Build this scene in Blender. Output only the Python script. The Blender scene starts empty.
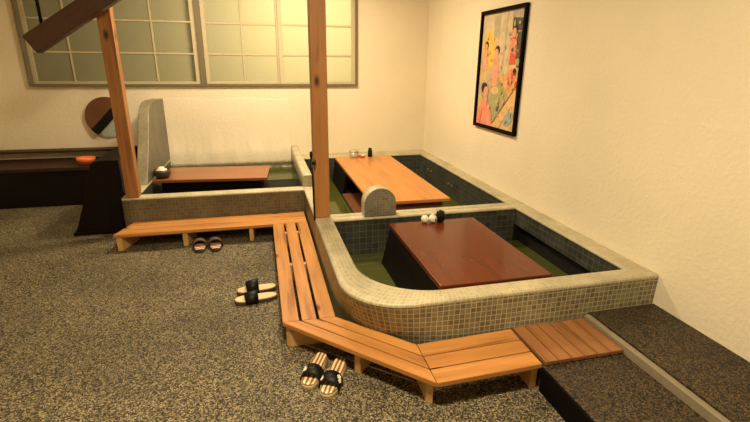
import bpy, bmesh, math, random
from mathutils import Vector, Matrix
random.seed(7)
C = bpy.context.scene.collection
R = math.radians

# ------------------------------------------------------------------ measures
HR, HB = 0.358, 0.145                 # bath rim, bench top
XLO, XLI = -1.7755, -1.646            # left wall of the two right-hand baths
YB, YBI = -3.934, -3.817              # front wall of the front bath
YDF, YDB = -2.621, -2.477             # wall between front and middle bath
XRI, YBK = -0.129, -0.264             # right rim, back rim
YRF, ZRP = -1.614, 0.4655             # raised partition between left and middle bath
YLF, YLI = -1.699, -1.582             # front wall of the left bath
XLL, XLLI = -3.315, -3.20             # left wall of the left bath

# ------------------------------------------------------------------ materials
def new_mat(name):
    m = bpy.data.materials.new(name); m.use_nodes = True
    nt = m.node_tree
    return m, nt, nt.nodes['Principled BSDF']

def N(nt, kind, **kw):
    n = nt.nodes.new(kind)
    for k, v in kw.items():
        if k.startswith('i_'): n.inputs[k[2:].replace('_', ' ')].default_value = v
        else: setattr(n, k, v)
    return n

def rgba(c): return (c[0], c[1], c[2], 1)

def flat(name, c, rough=.5, metal=0, spec=.5, var=.12, scale=25):
    m, nt, b = new_mat(name); L = nt.links
    tc = N(nt, 'ShaderNodeTexCoord'); no = N(nt, 'ShaderNodeTexNoise', i_Scale=scale, i_Detail=3.)
    mx = N(nt, 'ShaderNodeMix', data_type='RGBA')
    L.new(tc.outputs['Object'], no.inputs['Vector']); L.new(no.outputs['Fac'], mx.inputs['Factor'])
    mx.inputs['A'].default_value = rgba([x*(1-var) for x in c]); mx.inputs['B'].default_value = rgba([min(1, x*(1+var)) for x in c])
    L.new(mx.outputs['Result'], b.inputs['Base Color'])
    b.inputs['Roughness'].default_value = rough; b.inputs['Metallic'].default_value = metal
    b.inputs['Specular IOR Level'].default_value = spec
    return m

def mosaic(name, pitch, c1, c2, mortar, gap=.09, rough=.45, bump=.3, dirt=.25, spec=.5):
    m, nt, b = new_mat(name); L = nt.links
    uv = N(nt, 'ShaderNodeUVMap'); mp = N(nt, 'ShaderNodeMapping'); mp.inputs['Scale'].default_value = (1/pitch,)*3
    no = N(nt, 'ShaderNodeTexNoise', i_Scale=.7, i_Detail=1.)
    wob = N(nt, 'ShaderNodeMix', data_type='RGBA', blend_type='LINEAR_LIGHT'); wob.inputs['Factor'].default_value = .05
    br = N(nt, 'ShaderNodeTexBrick', offset=0., squash=1.)
    for k, v in dict(Scale=1., Bias=0.).items(): br.inputs[k].default_value = v
    br.inputs['Mortar Size'].default_value = gap; br.inputs['Mortar Smooth'].default_value = .25
    br.inputs['Brick Width'].default_value = 1.; br.inputs['Row Height'].default_value = 1.
    br.inputs['Color1'].default_value = rgba(c1); br.inputs['Color2'].default_value = rgba(c2); br.inputs['Mortar'].default_value = rgba(mortar)
    L.new(uv.outputs['UV'], mp.inputs['Vector']); L.new(mp.outputs['Vector'], no.inputs['Vector'])
    L.new(mp.outputs['Vector'], wob.inputs['A']); L.new(no.outputs['Color'], wob.inputs['B'])
    L.new(wob.outputs['Result'], br.inputs['Vector'])
    tc = N(nt, 'ShaderNodeTexCoord'); n2 = N(nt, 'ShaderNodeTexNoise', i_Scale=5., i_Detail=6.)
    L.new(tc.outputs['Object'], n2.inputs['Vector'])
    mr = N(nt, 'ShaderNodeMapRange'); mr.inputs['From Min'].default_value = .35; mr.inputs['From Max'].default_value = .7
    mr.inputs['To Min'].default_value = 1-dirt; mr.inputs['To Max'].default_value = 1.1
    L.new(n2.outputs['Fac'], mr.inputs['Value'])
    mu = N(nt, 'ShaderNodeMix', data_type='RGBA', blend_type='MULTIPLY'); mu.inputs['Factor'].default_value = 1
    L.new(br.outputs['Color'], mu.inputs['A']); L.new(mr.outputs['Result'], mu.inputs['B'])
    L.new(mu.outputs['Result'], b.inputs['Base Color'])
    bp = N(nt, 'ShaderNodeBump'); bp.inputs['Strength'].default_value = bump; bp.inputs['Distance'].default_value = .004; bp.invert = True
    L.new(br.outputs['Fac'], bp.inputs['Height']); L.new(bp.outputs['Normal'], b.inputs['Normal'])
    b.inputs['Roughness'].default_value = rough; b.inputs['Specular IOR Level'].default_value = spec
    return m

def wood(name, light, dark, rough=.5, knots=True, fine=1., coat=0., spec=.5):
    """grain runs along u of the UV map (metres)"""
    m, nt, b = new_mat(name); L = nt.links
    uv = N(nt, 'ShaderNodeUVMap')
    mp = N(nt, 'ShaderNodeMapping'); mp.inputs['Scale'].default_value = (1.6*fine, 26*fine, 1)
    no = N(nt, 'ShaderNodeTexNoise', i_Scale=1., i_Detail=5., i_Roughness=.6); no.inputs['Distortion'].default_value = .6
    L.new(uv.outputs['UV'], mp.inputs['Vector']); L.new(mp.outputs['Vector'], no.inputs['Vector'])
    mp2 = N(nt, 'ShaderNodeMapping'); mp2.inputs['Scale'].default_value = (.9, 5, 1)
    n2 = N(nt, 'ShaderNodeTexNoise', i_Scale=1.2, i_Detail=2.)
    L.new(uv.outputs['UV'], mp2.inputs['Vector']); L.new(mp2.outputs['Vector'], n2.inputs['Vector'])
    ad = N(nt, 'ShaderNodeMath', operation='MULTIPLY_ADD'); ad.inputs[1].default_value = .55
    L.new(no.outputs['Fac'], ad.inputs[0])
    m2 = N(nt, 'ShaderNodeMath', operation='MULTIPLY'); m2.inputs[1].default_value = .5
    L.new(n2.outputs['Fac'], m2.inputs[0]); L.new(m2.outputs['Value'], ad.inputs[2])
    cr = N(nt, 'ShaderNodeValToRGB'); e = cr.color_ramp.elements
    e[0].position = .36; e[0].color = rgba(dark); e[1].position = .66; e[1].color = rgba(light)
    mid = cr.color_ramp.elements.new(.48); mid.color = rgba([(a*.6+d*.4) for a, d in zip(light, dark)])
    L.new(ad.outputs['Value'], cr.inputs['Fac'])
    col = cr.outputs['Color']
    if knots:
        mp3 = N(nt, 'ShaderNodeMapping'); mp3.inputs['Scale'].default_value = (3.2, 6.5, 1)
        vo = N(nt, 'ShaderNodeTexVoronoi', voronoi_dimensions='2D', i_Scale=1.)
        L.new(uv.outputs['UV'], mp3.inputs['Vector']); L.new(mp3.outputs['Vector'], vo.inputs['Vector'])
        mr = N(nt, 'ShaderNodeMapRange'); mr.inputs['From Min'].default_value = .05; mr.inputs['From Max'].default_value = .17
        mr.inputs['To Min'].default_value = 1; mr.inputs['To Max'].default_value = 0
        L.new(vo.outputs['Distance'], mr.inputs['Value'])
        sp = N(nt, 'ShaderNodeSeparateColor'); L.new(vo.outputs['Color'], sp.inputs['Color'])
        gt = N(nt, 'ShaderNodeMath', operation='GREATER_THAN'); gt.inputs[1].default_value = .72
        L.new(sp.outputs['Red'], gt.inputs[0])
        ml = N(nt, 'ShaderNodeMath', operation='MULTIPLY'); L.new(mr.outputs['Result'], ml.inputs[0]); L.new(gt.outputs['Value'], ml.inputs[1])
        mx = N(nt, 'ShaderNodeMix', data_type='RGBA'); L.new(ml.outputs['Value'], mx.inputs['Factor'])
        L.new(col, mx.inputs['A']); mx.inputs['B'].default_value = rgba([d*.22 for d in dark])
        col = mx.outputs['Result']
    L.new(col, b.inputs['Base Color'])
    bp = N(nt, 'ShaderNodeBump'); bp.inputs['Strength'].default_value = .12; bp.inputs['Distance'].default_value = .002
    L.new(no.outputs['Fac'], bp.inputs['Height']); L.new(bp.outputs['Normal'], b.inputs['Normal'])
    b.inputs['Roughness'].default_value = rough; b.inputs['Coat Weight'].default_value = coat; b.inputs['Coat Roughness'].default_value = .12
    b.inputs['Specular IOR Level'].default_value = spec
    return m

def plaster(name, c, bump=.35):
    m, nt, b = new_mat(name); L = nt.links
    tc = N(nt, 'ShaderNodeTexCoord')
    n1 = N(nt, 'ShaderNodeTexNoise', i_Scale=38., i_Detail=5., i_Roughness=.6)
    n2 = N(nt, 'ShaderNodeTexNoise', i_Scale=1.7, i_Detail=4.)
    for n in (n1, n2): L.new(tc.outputs['Object'], n.inputs['Vector'])
    mx = N(nt, 'ShaderNodeMix', data_type='RGBA'); L.new(n2.outputs['Fac'], mx.inputs['Factor'])
    mx.inputs['A'].default_value = rgba([x*.9 for x in c]); mx.inputs['B'].default_value = rgba([min(1, x*1.06) for x in c])
    L.new(mx.outputs['Result'], b.inputs['Base Color'])
    bp = N(nt, 'ShaderNodeBump'); bp.inputs['Strength'].default_value = bump; bp.inputs['Distance'].default_value = .012
    L.new(n1.outputs['Fac'], bp.inputs['Height']); L.new(bp.outputs['Normal'], b.inputs['Normal'])
    b.inputs['Roughness'].default_value = .85; b.inputs['Specular IOR Level'].default_value = .2
    return m

def pebble(name, dark, light, scale, rough=.55, bump=.8, pos=(.25, .95)):
    m, nt, b = new_mat(name); L = nt.links
    tc = N(nt, 'ShaderNodeTexCoord')
    vo = N(nt, 'ShaderNodeTexVoronoi', i_Scale=scale); ve = N(nt, 'ShaderNodeTexVoronoi', feature='DISTANCE_TO_EDGE', i_Scale=scale)
    no = N(nt, 'ShaderNodeTexNoise', i_Scale=2.2, i_Detail=5.)
    for n in (vo, ve, no): L.new(tc.outputs['Object'], n.inputs['Vector'])
    sp = N(nt, 'ShaderNodeSeparateColor'); L.new(vo.outputs['Color'], sp.inputs['Color'])
    cr = N(nt, 'ShaderNodeValToRGB'); e = cr.color_ramp.elements
    e[0].position = pos[0]; e[0].color = rgba(dark); e[1].position = pos[1]; e[1].color = rgba(light)
    L.new(sp.outputs['Red'], cr.inputs['Fac'])
    mr = N(nt, 'ShaderNodeMapRange'); mr.inputs['From Max'].default_value = .16; mr.inputs['To Min'].default_value = .25
    L.new(ve.outputs['Distance'], mr.inputs['Value'])
    m1 = N(nt, 'ShaderNodeMix', data_type='RGBA', blend_type='MULTIPLY'); m1.inputs['Factor'].default_value = 1
    L.new(cr.outputs['Color'], m1.inputs['A']); L.new(mr.outputs['Result'], m1.inputs['B'])
    mr2 = N(nt, 'ShaderNodeMapRange'); mr2.inputs['From Min'].default_value = .3; mr2.inputs['From Max'].default_value = .7
    mr2.inputs['To Min'].default_value = .72; mr2.inputs['To Max'].default_value = 1.2
    L.new(no.outputs['Fac'], mr2.inputs['Value'])
    m2 = N(nt, 'ShaderNodeMix', data_type='RGBA', blend_type='MULTIPLY'); m2.inputs['Factor'].default_value = 1
    L.new(m1.outputs['Result'], m2.inputs['A']); L.new(mr2.outputs['Result'], m2.inputs['B'])
    L.new(m2.outputs['Result'], b.inputs['Base Color'])
    bp = N(nt, 'ShaderNodeBump'); bp.inputs['Strength'].default_value = bump; bp.inputs['Distance'].default_value = .004
    L.new(mr.outputs['Result'], bp.inputs['Height']); L.new(bp.outputs['Normal'], b.inputs['Normal'])
    b.inputs['Roughness'].default_value = rough; b.inputs['Specular IOR Level'].default_value = .35
    return m

def water(name, c):
    m, nt, b = new_mat(name); L = nt.links
    tc = N(nt, 'ShaderNodeTexCoord'); no = N(nt, 'ShaderNodeTexNoise', i_Scale=6., i_Detail=2.)
    L.new(tc.outputs['Object'], no.inputs['Vector'])
    bp = N(nt, 'ShaderNodeBump'); bp.inputs['Strength'].default_value = .12; bp.inputs['Distance'].default_value = .01
    L.new(no.outputs['Fac'], bp.inputs['Height']); L.new(bp.outputs['Normal'], b.inputs['Normal'])
    b.inputs['Base Color'].default_value = rgba(c); b.inputs['Roughness'].default_value = .06
    b.inputs['IOR'].default_value = 1.33; b.inputs['Transmission Weight'].default_value = .25
    return m

def frosted(name):
    m, nt, b = new_mat(name); L = nt.links
    tc = N(nt, 'ShaderNodeTexCoord'); no = N(nt, 'ShaderNodeTexNoise', i_Scale=55., i_Detail=3.)
    L.new(tc.outputs['Object'], no.inputs['Vector'])
    bp = N(nt, 'ShaderNodeBump'); bp.inputs['Strength'].default_value = .3; bp.inputs['Distance'].default_value = .004
    L.new(no.outputs['Fac'], bp.inputs['Height']); L.new(bp.outputs['Normal'], b.inputs['Normal'])
    b.inputs['Base Color'].default_value = (.17, .155, .085, 1); b.inputs['Roughness'].default_value = .35
    tr = N(nt, 'ShaderNodeBsdfTranslucent'); tr.inputs['Color'].default_value = (.86, .82, .62, 1)
    mx = N(nt, 'ShaderNodeMixShader'); mx.inputs['Fac'].default_value = .5
    out = [n for n in nt.nodes if n.type == 'OUTPUT_MATERIAL'][0]
    L.new(b.outputs['BSDF'], mx.inputs[1]); L.new(tr.outputs['BSDF'], mx.inputs[2]); L.new(mx.outputs['Shader'], out.inputs['Surface'])
    return m

def stripes(name, c1, c2, scale, wavy=2., direction='X'):
    m, nt, b = new_mat(name); L = nt.links
    uv = N(nt, 'ShaderNodeUVMap'); mp = N(nt, 'ShaderNodeMapping'); mp.inputs['Scale'].default_value = scale
    wv = N(nt, 'ShaderNodeTexWave', i_Scale=1., i_Distortion=wavy, bands_direction=direction); wv.inputs['Detail Scale'].default_value = 1.2
    L.new(uv.outputs['UV'], mp.inputs['Vector']); L.new(mp.outputs['Vector'], wv.inputs['Vector'])
    cr = N(nt, 'ShaderNodeValToRGB'); e = cr.color_ramp.elements
    e[0].position = .35; e[0].color = rgba(c1); e[1].position = .6; e[1].color = rgba(c2)
    L.new(wv.outputs['Fac'], cr.inputs['Fac']); L.new(cr.outputs['Color'], b.inputs['Base Color'])
    b.inputs['Roughness'].default_value = .5
    return m

M = {}
M['wall'] = plaster('cream_plaster', (.80, .70, .50))
M['skirt'] = plaster('white_render', (.81, .71, .51), .4)
M['ceil'] = plaster('ceiling_plaster', (.62, .54, .40), .1)
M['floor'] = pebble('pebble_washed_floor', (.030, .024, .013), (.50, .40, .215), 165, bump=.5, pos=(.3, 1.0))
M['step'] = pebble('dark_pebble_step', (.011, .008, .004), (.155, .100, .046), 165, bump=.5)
M['nosing'] = flat('dark_nosing', (.005, .004, .003), .8, spec=.05)
M['stone'] = flat('pale_stone', (.24, .20, .125), .6)
M['mosaic'] = mosaic('beige_mosaic', .0295, (.155, .140, .078), (.29, .26, .155), (.52, .47, .305), .085)
M['rim'] = mosaic('cream_rim_mosaic', .0225, (.40, .345, .205), (.50, .43, .265), (.60, .53, .35), .08, bump=.2)
M['front'] = mosaic('shaded_mosaic', .03, (.10, .085, .048), (.15, .125, .07), (.18, .155, .09), .07)  # tile colour darkened to paint in the weaker light on these fronts
M['grey'] = mosaic('grey_mosaic', .022, (.15, .125, .08), (.23, .195, .13), (.26, .225, .155), .08)
M['greydark'] = mosaic('dark_grey_mosaic', .022, (.12, .105, .07), (.17, .15, .10), (.19, .17, .115), .08)
M['rim2'] = mosaic('beige_edge_mosaic', .022, (.22, .185, .105), (.28, .24, .14), (.30, .26, .155), .08)
M['slate'] = mosaic('dark_green_tile', .05, (.034, .036, .028), (.060, .062, .048), (.15, .14, .10), .035, rough=.3, bump=.3)
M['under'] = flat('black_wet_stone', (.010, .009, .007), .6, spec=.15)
M['plank'] = wood('cedar_plank', (.57, .255, .066), (.20, .066, .015), .5, spec=.3)
M['leg'] = wood('cedar_leg', (.60, .36, .14), (.42, .22, .075), .6, knots=False)
M['deck'] = wood('brown_deck_plank', (.32, .135, .043), (.15, .052, .015), .5, knots=False)
M['post'] = wood('cedar_post', (.43, .185, .05), (.19, .068, .018), .5)
M['beam'] = wood('dark_beam', (.085, .038, .016), (.04, .016, .008), .5, knots=False)
M['table_l'] = wood('orange_lacquered_wood', (.60, .235, .05), (.40, .135, .024), .30, knots=False, fine=.7, coat=.1, spec=.35)
M['table_d'] = wood('mahogany_lacquered_wood', (.125, .024, .006), (.085, .015, .004), .25, knots=False, fine=.7, coat=.08, spec=.35)
M['table_b'] = wood('brown_lacquered_wood', (.30, .10, .03), (.19, .06, .017), .35, knots=False, fine=.8, coat=.2)
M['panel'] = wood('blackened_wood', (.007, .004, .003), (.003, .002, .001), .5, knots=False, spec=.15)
M['redwood'] = wood('red_brown_wood', (.16, .05, .018), (.08, .025, .01), .45, knots=False)
M['water'] = water('olive_green_water', (.080, .084, .014))
M['sash'] = flat('beige_painted_wood', (.50, .42, .25), .5)
M['wframe'] = flat('olive_brown_frame', (.16, .13, .07), .45)
M['glass'] = frosted('frosted_glass')
M['black'] = flat('black_matte', (.004, .0035, .0035), .5, spec=.25)
M['blackmetal'] = flat('black_iron', (.012, .010, .010), .4, .6)
M['pframe'] = flat('black_picture_frame', (.004, .0025, .0025), .6, spec=.05)
M['white'] = flat('white_ceramic', (.80, .74, .58), .3)
M['cup'] = flat('pale_frosted_tin', (.46, .41, .28), .35, .3)
M['bowl'] = flat('brown_glazed_bowl', (.06, .04, .022), .35, spec=.3)
M['insole'] = wood('pale_wood_insole', (.76, .58, .33), (.58, .40, .19), .45, knots=False)
M['stripe'] = stripes('striped_wood_insole', (.24, .11, .035), (.78, .60, .33), (7, 15, 1), 2.5, 'Y')
M['sole'] = flat('tan_sole', (.44, .33, .17), .6)
M['dsole'] = flat('dark_sole', (.05, .035, .02), .6)
M['brownstrap'] = flat('brown_weave_strap', (.075, .045, .022), .7)
M['redstripe'] = stripes('red_striped_insole', (.10, .012, .006), (.80, .55, .38), (10, .01, 1), 0.)
M['darkwood'] = wood('very_dark_wood', (.008, .004, .0025), (.004, .002, .0015), .5, knots=False, spec=.15)
M['counter'] = wood('dark_counter_wood', (.05, .022, .010), (.025, .010, .005), .55, knots=False, spec=.2)
M['orange'] = flat('orange_lacquer', (.75, .17, .04), .4)
M['mglass'] = flat('pale_green_glass', (.40, .43, .33), .12)
M['mrim'] = flat('pale_mirror_rim', (.62, .60, .48), .3)
M['mbrown'] = wood('brown_mirror_reflection', (.17, .065, .022), (.10, .035, .012), .45, knots=False)  # brown of the reflection painted onto the mirror

# ------------------------------------------------------------------ mesh helpers
class MB:
    def __init__(s): s.v = []; s.f = []; s.uv = []; s.mi = []; s.sm = []
    def face(s, pts, uvs=None, mi=0, smooth=False):
        i = len(s.v); s.v += [tuple(p) for p in pts]; s.f.append(list(range(i, i+len(pts))))
        s.uv.append(uvs or [(0, 0)]*len(pts)); s.mi.append(mi); s.sm.append(smooth)
    def grid(s, rows, uvrows, mi=0, smooth=True, flip=False):
        for a in range(len(rows)-1):
            for b in range(len(rows[0])-1):
                q = [rows[a][b], rows[a][b+1], rows[a+1][b+1], rows[a+1][b]]
                u = [uvrows[a][b], uvrows[a][b+1], uvrows[a+1][b+1], uvrows[a+1][b]]
                if flip: q.reverse(); u.reverse()
                s.face(q, u, mi, smooth)
    def box(s, x0, x1, y0, y1, z0, z1, mi=0, grain=None):
        """box with metre UVs; u runs along the grain axis (default: longest)"""
        d = (x1-x0, y1-y0, z1-z0)
        g = max(range(3), key=lambda k: d[k]) if grain is None else grain
        ou, ov = random.random()*9, random.random()*9
        P = [(x, y, z) for z in (z0, z1) for y in (y0, y1) for x in (x0, x1)]
        for q, ax in (((0, 2, 3, 1), 2), ((4, 5, 7, 6), 2), ((0, 1, 5, 4), 1), ((2, 6, 7, 3), 1), ((0, 4, 6, 2), 0), ((1, 3, 7, 5), 0)):
            rest = [k for k in range(3) if k != ax]
            a = g if g in rest else rest[0]; b = [k for k in rest if k != a][0]
            s.face([P[i] for i in q], [(P[i][a]+ou, P[i][b]+ov) for i in q], mi)
    def prism(s, pts, z0, z1, udir=(1, 0), mi=0, inset=0):
        """vertical prism of a ccw outline in x-y; u runs along udir"""
        u = Vector(udir).normalized(); w = Vector((-u.y, u.x)); ou, ov = random.random()*9, random.random()*9
        uv = lambda p: (u.x*p[0]+u.y*p[1]+ou, w.x*p[0]+w.y*p[1]+ov)
        s.face([(p[0], p[1], z1) for p in pts], [uv(p) for p in pts], mi)
        s.face([(p[0], p[1], z0) for p in reversed(pts)], [uv(p) for p in reversed(pts)], mi)
        for a, b in zip(pts, pts[1:]+pts[:1]):
            l = uv(a)[0], uv(b)[0]
            s.face([(a[0], a[1], z0), (b[0], b[1], z0), (b[0], b[1], z1), (a[0], a[1], z1)],
                   [(l[0], z0+ov), (l[1], z0+ov), (l[1], z1+ov), (l[0], z1+ov)], mi)
    def extrude_yz(s, prof, x0, x1, mi=0, top_mi=None):
        """outline in y-z (ccw seen from +x) pushed along x; metre UVs"""
        tm = mi if top_mi is None else top_mi
        s.face([(x1, p[0], p[1]) for p in prof], [(p[0], p[1]) for p in prof], mi)
        s.face([(x0, p[0], p[1]) for p in reversed(prof)], [(p[0], p[1]) for p in reversed(prof)], mi)
        l = 0
        for a, b in zip(prof, prof[1:]+prof[:1]):
            d = math.dist(a, b)
            s.face([(x1, a[0], a[1]), (x0, a[0], a[1]), (x0, b[0], b[1]), (x1, b[0], b[1])], [(x1, l), (x0, l), (x0, l+d), (x1, l+d)], tm, False)
            l += d
    def lathe(s, prof, cx, cy, cz, n=24, mi=0):
        for (r0, z0), (r1, z1) in zip(prof, prof[1:]):
            for k in range(n):
                a, b = 2*math.pi*k/n, 2*math.pi*(k+1)/n
                q = [(cx+r0*math.cos(a), cy+r0*math.sin(a), cz+z0), (cx+r0*math.cos(b), cy+r0*math.sin(b), cz+z0),
                     (cx+r1*math.cos(b), cy+r1*math.sin(b), cz+z1), (cx+r1*math.cos(a), cy+r1*math.sin(a), cz+z1)]
                s.face(q, [(a, z0), (b, z0), (b, z1), (a, z1)], mi, True)
    def tube(s, pts, r, n=10, mi=0):
        rings = []
        for i, p in enumerate(pts):
            p = Vector(p); d = Vector(pts[min(i+1, len(pts)-1)])-Vector(pts[max(i-1, 0)]); d.normalize()
            a = d.orthogonal().normalized(); b = d.cross(a)
            rings.append([p+(a*math.cos(t)+b*math.sin(t))*r for t in [2*math.pi*k/n for k in range(n+1)]])
        s.grid(rings, [[(i, k) for k in range(n+1)] for i in range(len(rings))], mi)
        s.face(list(reversed(rings[0][:-1])), None, mi); s.face(rings[-1][:-1], None, mi)
    def build(s, name, mats, parent=None, bevel=0, loc=None, smooth_all=False):
        me = bpy.data.meshes.new(name); me.from_pydata(s.v, [], s.f)
        mats = mats if isinstance(mats, (list, tuple)) else [mats]
        for m in mats: me.materials.append(m)
        ul = me.uv_layers.new(name='UVMap'); i = 0
        for p, u, mi, sm in zip(me.polygons, s.uv, s.mi, s.sm):
            p.material_index = mi; p.use_smooth = sm or smooth_all
            for k, li in enumerate(p.loop_indices): ul.data[li].uv = u[k]
        bm = bmesh.new(); bm.from_mesh(me)
        bmesh.ops.remove_doubles(bm, verts=bm.verts, dist=1e-5)
        bmesh.ops.recalc_face_normals(bm, faces=bm.faces)
        bm.to_mesh(me); bm.free()
        o = bpy.data.objects.new(name, me); C.objects.link(o)
        if parent is not None: o.parent = parent
        if loc: o.location = loc
        if bevel:
            b = o.modifiers.new('bevel', 'BEVEL'); b.width = bevel; b.segments = 2; b.limit_method = 'ANGLE'; b.angle_limit = R(40)
        return o

def tag(o, label=None, cat=None, group=None, kind=None):
    if label: o['label'] = label
    if cat: o['category'] = cat
    if group: o['group'] = group
    if kind: o['kind'] = kind
    return o

def thing(name, label, cat, loc=(0, 0, 0), rz=0, group=None, kind=None):
    o = bpy.data.objects.new(name, None); C.objects.link(o); o.empty_display_size = .1
    o.location = loc; o.rotation_euler = (0, 0, rz)
    return tag(o, label, cat, group, kind)

def struct(name, mb, mat, label, cat, bevel=0):
    return tag(mb.build(name, mat, None, bevel), label, cat, kind='structure')

# ------------------------------------------------------------------ room shell
X0, Y0, ZC = -5.0, -7.4, 2.72
m = MB(); m.box(X0-.1, .1, Y0-.1, .1, -.12, 0); struct('floor', m, M['floor'], 'dark speckled pebble floor spreading in front of the wooden benches', 'floor')
m = MB(); m.box(X0-.1, .1, Y0-.1, .1, ZC, ZC+.1); struct('ceiling', m, M['ceil'], 'plain plaster ceiling above the baths', 'ceiling')
WX0, WX1, WZ0, WZ1 = -4.50, -.915, 1.195, 2.42          # window opening
m = MB()
m.box(X0, WX0, 0, .12, 0, ZC); m.box(WX1, 0, 0, .12, 0, ZC); m.box(WX0, WX1, 0, .12, 0, WZ0); m.box(WX0, WX1, 0, .12, WZ1, ZC)
struct('wall_back', m, M['wall'], 'cream plaster back wall under the frosted window', 'wall')
m = MB(); m.box(0, .12, Y0, .12, 0, ZC); struct('wall_right', m, M['wall'], 'rough cream plaster wall carrying the framed print', 'wall')
m = MB(); m.box(X0-.12, X0, Y0, .12, 0, ZC); struct('wall_left', m, M['wall'], 'plaster wall at the far end of the counter', 'wall')
m = MB(); m.box(X0-.12, .12, Y0-.12, Y0, 0, ZC); struct('wall_front', m, M['wall'], 'plaster wall facing the baths', 'wall')

# window: outer frame, four sliding sashes, each with its frosted panes
w = thing('window_1', 'long frosted window of wooden sashes high on the back wall', 'window', ((WX0+WX1)/2, 0, WZ0), kind='structure')
wx, wz = (WX0+WX1)/2, WZ0
m = MB(); W = (WX1-WX0)/2; H = WZ1-WZ0
m.box(-W, W, -.03, .11, 0, .024); m.box(-W, W, -.03, .11, H-.024, H); m.box(-W, -W+.026, -.03, .11, .024, H-.024); m.box(W-.026, W, -.03, .11, .024, H-.024)
m.build('window_frame', M['wframe'], w, .003)
MUL = -2.735                                            # dark mullion between the two window units
m = MB(); m.box(MUL-wx-.03, MUL-wx+.03, -.028, .11, .0245, H-.0245); m.build('mullion', M['wframe'], w, .003)
edges = [(-4.473, -3.67, 1), (-3.67, MUL-.031, 0), (MUL+.031, -1.835, 1), (-1.86, -.942, 0)]
for ea, eb, back in edges:
    a, b = ea-wx, eb-wx
    yy = .03 if back else -.012
    z0, z1 = .026, H-.026
    m = MB(); st = .046; d = .028
    m.box(a, a+st, yy, yy+d, z0, z1); m.box(b-st, b, yy, yy+d, z0, z1)
    m.box(a+st, b-st, yy, yy+d, z0, z0+.028); m.box(a+st, b-st, yy, yy+d, z1-.028, z1)
    c = (a+b)/2; m.box(c-.010, c+.010, yy+.002, yy+.022, z0+.028, z1-.028)
    zs = [z0+.33+.335*i-.0 for i in range(3)]
    for zz in zs:
        m.box(a+st, c-.010, yy+.002, yy+.022, zz-.009, zz+.009); m.box(c+.010, b-st, yy+.002, yy+.022, zz-.009, zz+.009)
    s = m.build('sash', M['sash'], w, .002)
    g = MB(); lv = [z0+.028]+zs+[z1-.028]
    for z_a, z_b in zip(lv, lv[1:]):
        g.box(a+st, c-.010, yy+.010, yy+.014, z_a+.0085*(z_a != lv[0]), z_b-.0085*(z_b != lv[-1]))
        g.box(c+.010, b-st, yy+.010, yy+.014, z_a+.0085*(z_a != lv[0]), z_b-.0085*(z_b != lv[-1]))
    g.build('pane', M['glass'], s)

# raised step on the right with its kerb and the higher floor beyond
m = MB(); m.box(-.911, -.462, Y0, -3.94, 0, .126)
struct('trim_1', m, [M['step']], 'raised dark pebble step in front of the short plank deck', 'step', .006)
m = MB(); m.box(-.925, -.9115, Y0, -4.25, .0, .1275)
struct('trim_2', m, M['nosing'], 'dark edging along the side of the pebble step', 'edging', .003)
m = MB(); m.box(-.4615, -.428, Y0, -3.94, 0, .168)
struct('trim_3', m, M['stone'], 'pale stone kerb strip between the two pebble levels', 'kerb', .004)
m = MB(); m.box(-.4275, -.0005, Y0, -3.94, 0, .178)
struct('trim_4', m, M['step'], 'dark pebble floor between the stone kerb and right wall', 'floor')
# thin pale seam in the floor along the diagonal bench
m = MB(); u = Vector((.70, -.71)).normalized(); n = Vector((u.y, -u.x))*.0035
a, b = Vector((-1.98, -3.62)), Vector((-1.36, -4.16))
u = (b-a).normalized(); n = Vector((-u.y, u.x))*.003
m.prism([tuple(a-n), tuple(b-n), tuple(b+n), tuple(a+n)], 0, .002, tuple(u))
struct('trim_5', m, M['sash'], 'thin pale seam line in the floor under the diagonal bench', 'seam')

# ------------------------------------------------------------------ baths
RB = .68
def arc_path(xl, y_start, yb, r, x_end, n=26):
    """from (xl,y_start) down, round the corner of radius r, along y=yb to x_end; points pair up on rays from one centre"""
    cx, cy = XLO+RB, YB+RB; P = []
    for i in range(12): P.append((xl, y_start+(cy-y_start)*i/12))
    for i in range(n+1):
        t = math.pi+math.pi/2*i/n; dx, dy = math.cos(t), math.sin(t)
        t1 = (xl-cx)/dx if dx < -1e-6 else 1e9; t2 = (yb-cy)/dy if dy < -1e-6 else 1e9
        if t1 <= t2 and cy+t1*dy >= yb+r: P.append((xl, cy+t1*dy))
        elif t2 < t1 and cx+t2*dx >= xl+r: P.append((cx+t2*dx, yb))
        else:
            fx, fy = cx-(xl+r), cy-(yb+r); bb = dx*fx+dy*fy
            k = -bb+math.sqrt(max(0, bb*bb-(fx*fx+fy*fy-r*r))); P.append((cx+k*dx, cy+k*dy))
    for i in range(1, 16): P.append((cx+(x_end-cx)*i/15, yb))
    return P
def lens(P):
    L = [0]
    for a, b in zip(P, P[1:]): L.append(L[-1]+math.dist(a, b))
    return L
def wall_grid(mb, top, bot, z1, z0, n=3, mi=0):
    L = [(p+q)/2 for p, q in zip(lens(top), lens(bot))]; rows = []; uvs = []
    for k in range(n+1):
        t = k/n
        rows.append([(a[0]*(1-t)+b[0]*t, a[1]*(1-t)+b[1]*t, z1+(z0-z1)*t) for a, b in zip(top, bot)])
        uvs.append([(l, z1+(z0-z1)*t) for l in L])
    mb.grid(rows, uvs, mi)
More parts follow.
